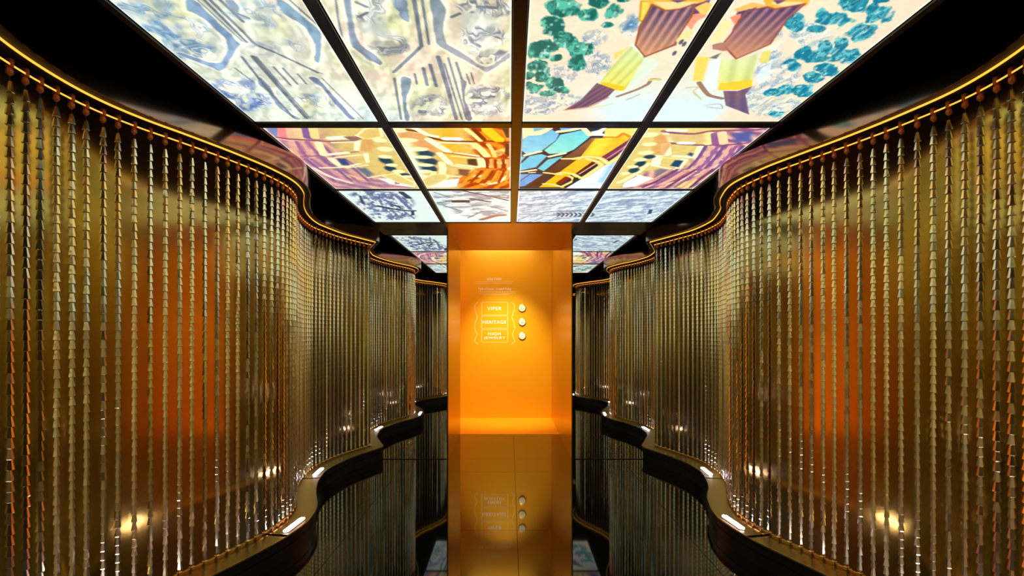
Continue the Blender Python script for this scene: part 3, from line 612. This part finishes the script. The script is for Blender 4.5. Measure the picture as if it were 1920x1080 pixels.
poly(C7((1120, 230), (1300, 215), (1440, 205), (1520, 150), (1640, 200), (1580, 270), (1220, 490), (1100, 560), (840, 730), (700, 780), (560, 880), (620, 930), (310, 930), (600, 720), (900, 500)), (0.96, 0.78, 0.16), (0.96, 0.74, 0.12))
poly(C7((1130, 240), (1350, 220), (1200, 470), (960, 500)), (0.92, 0.88, 0.25), soft=0.04)
line(C7((1250, 205), (1440, 210), (1520, 155), (1640, 210)), (0.95, 0.55, 0.12), 0.02)
poly(C7((1580, 260), (1650, 250), (1560, 380), (1340, 520), (1240, 530), (1220, 490)), (0.48, 0.18, 0.30)); line(C7((1290, 520), (1560, 340)), (0.80, 0.55, 0.60), 0.014)
poly(C7((1080, 560), (1160, 580), (920, 745), (840, 730)), (0.36, 0.06, 0.05)); line(C7((890, 740), (1130, 590)), (0.95, 0.75, 0.50), 0.012)
poly(C7((690, 775), (770, 790), (620, 890), (550, 870)), (0.52, 0.12, 0.05))
poly(C7((1530, 390), (1430, 560), (1330, 760), (1200, 945), (700, 945), (940, 800), (1200, 640), (1330, 580)), (0.90, 0.93, 0.95), (0.92, 0.94, 0.96)); poly(C7((1430, 540), (1440, 560), (1230, 880), (1180, 850), (1330, 620)), (0.55, 0.78, 0.92), soft=0.06)
for L_, ww in ((((820, 520), (1000, 490), (1150, 500), (1240, 540), (1310, 590), (1500, 470)), 0.045), (((560, 740), (650, 720), (800, 740), (930, 800), (1150, 660), (1210, 610), (1150, 560), (1000, 520)), 0.042), (((640, 920), (800, 840), (800, 800), (740, 770)), 0.03), (((380, 880), (520, 890), (650, 930)), 0.03), (((650, 520), (900, 520)), 0.03), (((390, 720), (640, 750)), 0.03)):
    line(C7(*L_), (0.97, 0.82, 0.40), ww); line(C7(*L_), (0.99, 0.95, 0.72), ww*0.35)
poly(C7((810, 790), (880, 790), (870, 830), (790, 860)), (0.05, 0.04, 0.03))
# --- middle row, rightmost display: golden scale fading to violet
i = bbox(0.735, 2, 2.87, 4.145); X, Y = GX[i], GY[i]; COLR[i] = (0.88, 0.80, 0.48)
cx, cy = cpt(1165, 330); rr = np.hypot((X-cx)/0.6, (Y-cy)/0.6); arcs = 0.5+0.5*np.sin(rr*46+fbm(X*6, Y*6, 310)*6)
lc = np.array((0.58, 0.38, 0.52))*(1-arcs[:, None])+np.array((0.93, 0.74, 0.68))*arcs[:, None]
m_ = np.maximum(np.clip((X-1.16)/0.12, 0, 1), np.clip((Y-3.62+(X-1.0)*0.4)/0.15, 0, 1)*np.clip((X-0.84)/0.12, 0, 1)); blend(i, m_, lc)
poly(C8((1220, 110), (1430, 95), (1400, 200), (1240, 210)), (0.38, 0.42, 0.66), soft=0.03)
for L_, cc, ww in ((((470, 90), (600, 110), (800, 120), (1000, 90), (1500, 75)), (0.60, 0.35, 0.48), 0.026), (((540, 80), (700, 85)), (0.98, 0.95, 0.85), 0.04), (((500, 210), (660, 230), (900, 240), (1200, 235), (1380, 215)), (0.55, 0.32, 0.48), 0.022),
        (((660, 215), (780, 220)), (0.99, 0.98, 0.92), 0.045), (((500, 230), (510, 340)), (0.98, 0.95, 0.82), 0.06), (((500, 120), (560, 200)), (0.98, 0.95, 0.82), 0.036), (((590, 355), (780, 370)), (0.99, 0.96, 0.85), 0.034), (((870, 260), (820, 370)), (0.99, 0.94, 0.78), 0.045),
        (((960, 120), (960, 220)), (0.99, 0.90, 0.60), 0.06), (((1030, 120), (1040, 220)), (0.60, 0.40, 0.58), 0.05), (((1100, 110), (1120, 220)), (0.97, 0.86, 0.66), 0.05), (((420, 360), (390, 450)), (0.98, 0.95, 0.82), 0.06), (((440, 370), (700, 390)), (0.97, 0.90, 0.62), 0.018), (((700, 400), (640, 480)), (0.99, 0.95, 0.80), 0.05),
        (((380, 460), (600, 500)), (0.98, 0.95, 0.82), 0.022), (((310, 440), (160, 560), (0, 640)), (0.97, 0.94, 0.70), 0.045), (((200, 560), (380, 600)), (0.98, 0.95, 0.82), 0.022), (((800, 390), (1000, 400), (1150, 395)), (0.97, 0.85, 0.78), 0.014), (((640, 510), (800, 515), (920, 530)), (0.96, 0.88, 0.74), 0.014),
        (((500, 660), (700, 600), (900, 530), (1100, 430)), (0.97, 0.92, 0.72), 0.02)):
    line(C8(*L_), cc, ww)
poly(C8((500, 130), (930, 130), (930, 210), (780, 205), (560, 200)), (0.88, 0.76, 0.52), soft=0.02, alpha=0.8); poly(C8((390, 120), (500, 130), (560, 240), (480, 350), (360, 340), (350, 260)), (0.88, 0.66, 0.38), soft=0.02, alpha=0.8)
poly(C8((550, 460), (600, 400), (690, 405), (640, 475)), (0.08, 0.28, 0.42), soft=0.015); poly(C8((735, 340), (760, 320), (800, 330), (780, 360)), (0.15, 0.28, 0.48), soft=0.02)
poly(C8((380, 520), (440, 490), (590, 510), (450, 590)), (0.52, 0.50, 0.52), soft=0.03)
poly(C8((60, 640), (200, 570), (380, 590), (200, 680), (40, 690)), (0.93, 0.96, 0.96)); poly(C8((560, 690), (640, 640), (860, 600), (780, 700)), (0.88, 0.84, 0.50), soft=0.02)
for k in range(8): line(C8((170+k*85, 690), (380+k*70, 600), (560+k*65, 500)), [(0.92, 0.66, 0.55), (0.50, 0.26, 0.42), (0.62, 0.40, 0.56)][k % 3], 0.026)
for k in range(7): line(C8((740+k*60, 490), (840+k*60, 390), (930+k*65, 250)), [(0.50, 0.34, 0.58), (0.90, 0.70, 0.66), (0.62, 0.40, 0.60)][k % 3], 0.024)
for a, b, rx, ry in ((330, 365, 80, 26), (230, 440, 70, 40), (160, 510, 70, 36)): p = C8((a, b))[0]; blob(p[0], p[1], rx/5.7, ry/5.7, (0.10, 0.26, 0.34), soft=0.4, wob=0.1)
for a, b, rx, ry in ((330, 230, 90, 24), (290, 320, 100, 24), (230, 395, 80, 22), (150, 470, 70, 20), (70, 540, 60, 20), (330, 130, 110, 30)): p = C8((a, b))[0]; blob(p[0], p[1], rx/5.7, ry/5.7, (0.96, 0.95, 0.72), soft=0.3, wob=0.05)
i = bbox(-2, 2, 2.87, 4.145); g = fbm(GX[i]*30, GY[i]*30, 431, 3); COLR[i] += (g[:, None]-0.5)*0.10

# --- far row: pale ink drawings and stone relief
i = bbox(-2, 2, 4.15, 6); X, Y = GX[i], GY[i]; COLR[i] = (0.86, 0.92, 0.90)
ink = (0.42, 0.47, 0.62); dk = (0.24, 0.27, 0.36)
for (a, b, rx, ry, sd, st) in ((722, 382, 60, 22, 1, (1.2, 0.5)), (735, 405, 50, 9, 2, (1.2, 0.5)), (700, 365, 50, 8, 5, (1.0, 0.5))): flecks(a, b, rx, ry, ink, 26, 500+sd, 0.46, 0.95, st, an=(a-VPX)/F)
for (a, b, rx, ry, sd) in ((860, 375, 60, 20, 11), (900, 395, 55, 16, 12), (930, 365, 50, 12, 13)): flecks(a, b, rx, ry, (0.55, 0.58, 0.62), 16, 500+sd, 0.50, 0.8, (0.6, 1.1), an=(a-VPX)/F)
j = bbox(0.04, 2, 4.15, 6); n = fbm(GX[j]*9, GY[j]*13, 520, 4); n2 = fbm(GX[j]*9+0.15, GY[j]*13+0.15, 520, 4); e = (n-n2)
blend(j, np.clip(0.45+e*7, 0, 1), (0.60, 0.67, 0.76)); blend(j, np.clip(-e*9, 0, 1)*0.8, (0.93, 0.96, 0.98)); blend(j, np.clip((n-0.58)*8, 0, 1)*0.5, (0.45, 0.54, 0.68))
def C9(*L): return [(630+u/5.647, 350+v/5.647) for u, v in L]
for L_, cc, ww in ((((165, 35), (480, 55), (600, 60)), ink, 0.022), (((420, 85), (640, 85)), ink, 0.022), (((255, 100), (285, 180)), dk, 0.022), (((640, 95), (790, 240)), ink, 0.036), (((690, 60), (775, 120)), dk, 0.05), (((450, 205), (600, 235), (760, 255), (830, 255)), dk, 0.05), (((430, 262), (650, 262)), ink, 0.03), (((720, 260), (830, 340)), ink, 0.02), (((810, 260), (815, 300)), dk, 0.03), (((265, 120), (420, 130)), ink, 0.02), (((290, 160), (400, 170)), ink, 0.02), (((600, 190), (700, 230)), dk, 0.03),
        (((1350, 45), (1600, 95), (1820, 145)), dk, 0.026), (((1430, 130), (1630, 160)), dk, 0.034), (((1080, 170), (1260, 150), (1450, 145)), grey, 0.04), (((1260, 155), (1380, 160)), (0.15, 0.20, 0.20), 0.12), (((1140, 200), (1330, 260)), grey, 0.026), (((1540, 350), (1680, 310), (1780, 300)), (0.62, 0.45, 0.42), 0.07), (((1400, 330), (1560, 260), (1700, 260)), grey, 0.022), (((1600, 200), (1820, 260)), grey, 0.02), (((1500, 60), (1820, 70)), grey, 0.014), (((1040, 60), (1200, 110)), grey, 0.018), (((1640, 100), (1820, 120)), (0.60, 0.48, 0.44), 0.03)):
    line(C9(*L_), cc, ww)
for k in range(9): a = 1045+k*8; line([(a, 399), (a+4, 402), (a, 406)], (0.30, 0.35, 0.40), 0.022)
line([(975, 402), (1040, 397), (1160, 395)], (0.45, 0.52, 0.60), 0.02); poly([(1217, 393), (1224, 393), (1221, 401), (1214, 401)], (0.20, 0.35, 0.42))
np.clip(COLR, 0, 1, out=COLR)
# thin bright rim of every display
for (r, c, nx, ny, o0) in grids:
    n = nx*ny; A = COLR[o0:o0+n].reshape(ny, nx, 3)
    for sl in ((slice(None), slice(0, 2)), (slice(None), slice(-2, None)), (slice(0, 2), slice(None)), (slice(-2, None), slice(None))): A[sl] = A[sl]*0.35+np.array((0.95, 0.98, 0.92))*0.65
LINC = lin(COLR**1.10)
wht = [['carved pale honeycomb with blue shading', 'carved pale honeycomb with grey gems', 'teal gems and a golden fluted cup', 'golden fluted cup and blue-green gems'],
        ['violet and gold curved scales', 'gold scales turning orange red', 'turquoise scales beside a golden band', 'cream scales fading to violet'],
        ['blue ink drawing on white', 'grey ink strokes on white', 'pale grey stone relief', 'pale relief, far right']]
rown = ['nearest row', 'middle row', 'row by the mirror']
for (r, c, nx, ny, o0) in grids:
    n = nx*ny; (xa, xb), (ya, yb) = XB[c], YB[r]
    e = empty('ceiling_display', ((xa+xb)/2, (ya+yb)/2, SCR_H), label='lit ceiling display showing %s, %s' % (wht[r][c], rown[r]), cat='display', group='lit displays across the ceiling')
    me = bpy.data.meshes.new('picture')
    I = np.arange(n).reshape(ny, nx)
    q = np.stack([I[:-1, :-1], I[1:, :-1], I[1:, 1:], I[:-1, 1:]], -1).reshape(-1, 4)
    me.vertices.add(n); me.loops.add(q.size); me.polygons.add(len(q))
    co = np.column_stack([GX[o0:o0+n]-e.location.x, GY[o0:o0+n]-e.location.y, np.zeros(n)])
    me.vertices.foreach_set('co', co.ravel()); me.loops.foreach_set('vertex_index', q.ravel())
    me.polygons.foreach_set('loop_start', np.arange(0, q.size, 4)); me.update(calc_edges=True)
    at = me.color_attributes.new('picture', 'FLOAT_COLOR', 'POINT')
    at.data.foreach_set('color', np.column_stack([LINC[o0:o0+n], np.ones(n)]).ravel())
    me.materials.append(M['screen']); ob('picture', me, e)
    box('casing', xa-0.004, xb+0.004, ya-0.004, yb+0.004, SCR_H+0.001, SCR_H+0.07, M['black'], e).location = -e.location
# metal grid that carries the displays
G = empty('ceiling_grid', (0.04, 3.5, SCR_H), label='dark metal grid of bars between the ceiling displays', cat='grid')
def gbar(x0, x1, y0, y1, h0=-0.012, h1=0.09):
    v, f = boxgeo(x0, x1, y0, y1, SCR_H+h0, SCR_H+h1, 0.002); o = mk('bar', v, f, M['bar'], parent=G); o.location = -G.location
ends = [(-1.40, XB[0][0]-0.0045)]+[(XB[k][1]+0.0045, XB[k+1][0]-0.0045) for k in range(3)]+[(XB[3][1]+0.0045, 1.475)]
for a, b in ends: gbar(a, b, YB[0][0]-0.06, 5.362)
yr = [(YB[0][0]-0.06, YB[0][0]-0.0045), (YB[0][1]+0.0045, YB[1][0]-0.0045), (YB[1][1]+0.0045, YB[2][0]-0.0045), (YB[2][1]+0.0045, 5.362)]
for a, b in yr:
    for c in range(4): gbar(XB[c][0]-0.004, XB[c][1]+0.004, a, b, -0.008)
# ------------------------------------------------------------ ledges, soffits, rails
for s in (-1, 1):
    nm = SIDE[s]
    c, u = curve(s); n = len(c)
    L = empty('curved_ledge', (s*1.7, 1.7, 0), label='low wavy bronze ledge under the %s curtain of cones' % nm, cat='ledge')
    def under(o, P=L): o.location = -P.location; return o
    step = int(round(1.3/(u[1]-u[0]))); cuts = list(range(n-1, 0, -step))[::-1]
    if cuts[0] > 3: cuts = [0]+cuts
    for a, b in zip(cuts[:-1], cuts[1:]):
        under(sweep('top_strip', s, [(0.085, LEDGE_H-0.012), (0.089, LEDGE_H-0.002), (0.087, LEDGE_H), (-0.071, LEDGE_H), (-0.071, LEDGE_H-0.012)], M['ledge'], L, i0=a, i1=b+1 if b == n-1 else b))
    under(sweep('inner_shelf', s, [(-0.0715, LEDGE_H-0.004), (None, LEDGE_H-0.004), (None, LEDGE_H-0.012), (-0.0715, LEDGE_H-0.012)], M['black'], L))
    under(sweep('face_band', s, [(0.080, LEDGE_H-0.0121), (0.060, LEDGE_H-0.0121), (0.060, 0.075), (0.080, 0.075)], M['ledgeface'], L))
    under(sweep('face_band', s, [(0.080, 0.070), (0.060, 0.070), (0.060, 0.0), (0.080, 0.0)], M['ledgeface'], L))
    under(sweep('hook_rail', s, [(-0.054+0.0055*math.cos(a), LEDGE_H+0.014+0.0055*math.sin(a)) for a in np.arange(8)*math.pi/4], M['gold'], L))
    under(sweep('edge_trim', s, [(0.0915, LEDGE_H-0.006), (0.0915, LEDGE_H+0.0006), (0.0895, LEDGE_H+0.0006), (0.0895, LEDGE_H-0.006)], M['gold'], L))
    T = empty('curved_soffit', (s*1.7, 1.7, SOFF_H), label='dark wavy fascia with a glowing gold line above the %s curtain' % nm, cat='soffit')
    def under2(o, P=T): o.location = -P.location; return o
    under2(sweep('fascia', s, [(0.048, SOFF_H), (0.048, CEIL_H-0.001), (0.040, CEIL_H-0.001), (0.040, SOFF_H)], M['fascia'], T))
    under2(sweep('underside', s, [(0.0395, SOFF_H+0.001), (None, SOFF_H+0.001), (None, SOFF_H+0.02), (0.0395, SOFF_H+0.02)], M['ceil'], T))
    pr = under2(sweep('profile', s, [(0.0, SOFF_H), (0.0, SOFF_H-0.010), (-0.006, SOFF_H-0.010), (-0.006, SOFF_H)], M['thread'], T))
    ll = (sweep('led_line', s, [(0.0025, SOFF_H-0.001), (0.0025, SOFF_H-0.010), (0.0002, SOFF_H-0.010), (0.0002, SOFF_H-0.001)], M['led'], pr))
    hr = under2(sweep('hanging_rail', s, [(-0.050, SOFF_H-0.028), (-0.050, SOFF_H-0.038), (-0.060, SOFF_H-0.038), (-0.060, SOFF_H-0.028)], M['thread'], T))
    rl = (sweep('rail_glow', s, [(-0.0477, SOFF_H-0.031), (-0.0477, SOFF_H-0.037), (-0.0498, SOFF_H-0.037), (-0.0498, SOFF_H-0.031)], M['led'], hr))  # glowing face added to make the gold rail look bright

# ------------------------------------------------------------ ledge lights
def capsule(L, W, h0, h1, n=8):
    pts = []
    for k in range(n+1):
        a = -math.pi/2+math.pi*k/n; pts.append((L/2-W/2+W/2*math.cos(a), W/2*math.sin(a)))
    for k in range(n+1):
        a = math.pi/2+math.pi*k/n; pts.append((-L/2+W/2+W/2*math.cos(a), W/2*math.sin(a)))
    m = len(pts); v = [(x, y, h0) for x, y in pts]+[(x, y, h1) for x, y in pts]
    f = [tuple(range(m))[::-1], tuple(range(m, 2*m))]+[(i, (i+1) % m, m+(i+1) % m, m+i) for i in range(m)]
    return v, f
lensme = mk('lens', *capsule(0.25, 0.033, 0.002, 0.007), M['lamp'], me_only=True)
housme = mk('housing', *capsule(0.264, 0.045, 0.0, 0.004), M['gold'], me_only=True)
LL = {3.35: 'at the bulge', 4.63: 'in the hollow near the mirror', 2.05: 'in the hollow nearest the camera', 0.72: 'beside the camera', -0.65: 'behind the camera'}
for s in (-1, 1):
    q = offset(s, 0.037)
    for yy, where in LL.items():
        yv = yy+(0.04 if s > 0 else 0)
        i = int(np.argmin(abs(q[:, 1]-yv))); t = q[i+2]-q[i-2]
        e = empty('ledge_light', (q[i, 0], q[i, 1], LEDGE_H), label='short white light strip set in the %s ledge %s' % (SIDE[s], where), cat='light', group='light strips in the wavy ledges')
        e.rotation_euler = (0, 0, math.atan2(t[1], t[0]))
        ob('lens', lensme, ob('housing', housme, e))

# ------------------------------------------------------------ hanging strands of cones
PITCH = 0.0387
def cone_geo(z, n=9, tw=0.0):
    # z = bottom height; flared lip and hollow underside
    prof = [(0.0110, z+0.002), (0.0132, z), (0.0135, z+0.0015), (0.0064, z+PITCH+0.003)]
    v, f = lathe(prof, n); return v, f
cv, cf = cone_geo(0.0, 6)
coneme = mk('cone', cv, cf, M['cone'], me_only=True)
at = coneme.attributes.new('sharp_edge', 'BOOLEAN', 'EDGE')
at.data.foreach_set('value', [abs(coneme.vertices[e.vertices[0]].co.z-coneme.vertices[e.vertices[1]].co.z) < 1e-6 for e in coneme.edges])
Z0 = LEDGE_H+0.034; Z1 = SOFF_H-0.080; NC = int((Z1-Z0)/PITCH)
v, f = [], []
for k in range(NC):
    a, b = cone_geo(Z0+k*PITCH, 6); o0 = len(v); v += a; f += [[i+o0 for i in q] for q in b]
columnme = mk('cone_column', v, f, M['cone'], me_only=True)
at = columnme.attributes.new('sharp_edge', 'BOOLEAN', 'EDGE')
at.data.foreach_set('value', [abs(columnme.vertices[e.vertices[0]].co.z-columnme.vertices[e.vertices[1]].co.z) < 1e-6 for e in columnme.edges])
v, f = lathe([(0.0016, LEDGE_H+0.01), (0.0016, SOFF_H-0.03)], 6); wireme = mk('wire', v, f, M['thread'], me_only=True)
# top hook: a loop over the rail and a small copper leaf
hv, hf = lathe([(0.003, SOFF_H-0.074), (0.012, SOFF_H-0.064), (0.011, SOFF_H-0.050), (0.004, SOFF_H-0.041)], 8)
a, b = boxgeo(-0.011, 0.011, -0.008, 0.008, SOFF_H-0.042, SOFF_H-0.012, 0.002); o0 = len(hv); hv += list(a); hf += [[i+o0 for i in q] for q in b]
hookme = mk('hook', hv, hf, M['hook'], me_only=True)
kv, kf = boxgeo(-0.010, 0.010, -0.012, 0.012, LEDGE_H+0.0005, LEDGE_H+0.022, 0.003)
a, b = lathe([(0.006, LEDGE_H+0.022), (0.003, LEDGE_H+0.036)], 8); o0 = len(kv); kv += list(a); kf += [[i+o0 for i in q] for q in b]
clipme = mk('anchor_clip', kv, kf, M['gold'], me_only=True)
SPACING = 0.071
ORD = 'first second third fourth fifth sixth seventh eighth ninth tenth eleventh twelfth thirteenth fourteenth fifteenth sixteenth seventeenth eighteenth nineteenth twentieth'.split()
MARK = {-1: [(1.80, 'the left picture edge'), (3.45, 'the bulge tip'), (4.63, 'the far ledge light'), (5.70, 'the mirror')],
        1: [(1.86, 'the right picture edge'), (3.49, 'the bulge tip'), (4.67, 'the far ledge light'), (5.70, 'the mirror')]}
def strand_label(s, y, n):
    """n: for each landmark the signed count of strands between it and this one"""
    if y < MARK[s][0][0]: return 'gold cone strand of the %s curtain beside the camera, seen in the mirror' % SIDE[s], 'out'
    k = int(np.argmin([abs(v) for v in n])); v = n[k]; name = MARK[s][k][1]
    side = ('nearer than' if v < 0 else 'beyond') if k else 'inside'
    return '%s hanging gold cone strand %s %s, %s curtain' % (ORD[min(19, abs(v)-1)], side, name, SIDE[s]), 'in'
for s in (-1, 1):
    q = offset(s, -0.055)
    d = np.concatenate([[0], np.cumsum(np.hypot(*np.diff(q, axis=0).T))]); tot = d[-1]
    t = tot-0.035
    ts = []
    while t > 0.05:
        if np.interp(t, d, q[:, 1]) > -1.3: ts.append(t)
        t -= SPACING+random.uniform(-0.006, 0.006)
    marks = [float(np.interp(m[0], q[:, 1], d)) for m in MARK[s]]; T_ = np.array(ts)
    for t in ts:
        x = float(np.interp(t, d, q[:, 0])); y = float(np.interp(t, d, q[:, 1]))
        x2 = float(np.interp(t+0.02, d, q[:, 0])); y2 = float(np.interp(t+0.02, d, q[:, 1])) if t+0.02 < tot else y+0.02
        n_ = [(-(1+int(((T_ > t) & (T_ < mk_)).sum())) if t < mk_ else 1+int(((T_ < t) & (T_ > mk_)).sum())) for mk_ in marks]
        lb, io = strand_label(s, y, n_)
        e = empty('cone_strand', (x, y, 0), label=lb, cat='strand', group='gold cone strands of the %s curtain%s' % (SIDE[s], '' if io == 'in' else ' beside the camera'))
        e.rotation_euler = (0, 0, math.atan2(y2-y, x2-x)+math.pi/2)
        ob('wire', wireme, e); ob('hook', hookme, e); ob('anchor_clip', clipme, e)
        tw = math.pi/6+random.gauss(0, 0.11); jx, jy = random.uniform(-0.0022, 0.0022), random.uniform(-0.0022, 0.0022)
        if 1.55 < y < 3.95:
            for k in range(NC):
                o = ob('cone', coneme, e, (jx*0.5+random.uniform(-1, 1)*0.0006, jy*0.5+random.uniform(-1, 1)*0.0006, Z0+k*PITCH))
                o.rotation_euler = (random.uniform(-0.02, 0.02), random.uniform(-0.02, 0.02), tw+random.uniform(-0.05, 0.05))
        else:
            o = ob('cone_column', columnme, e, (jx*0.5, jy*0.5, 0)); o.rotation_euler = (0, 0, tw); o['kind'] = 'stuff'
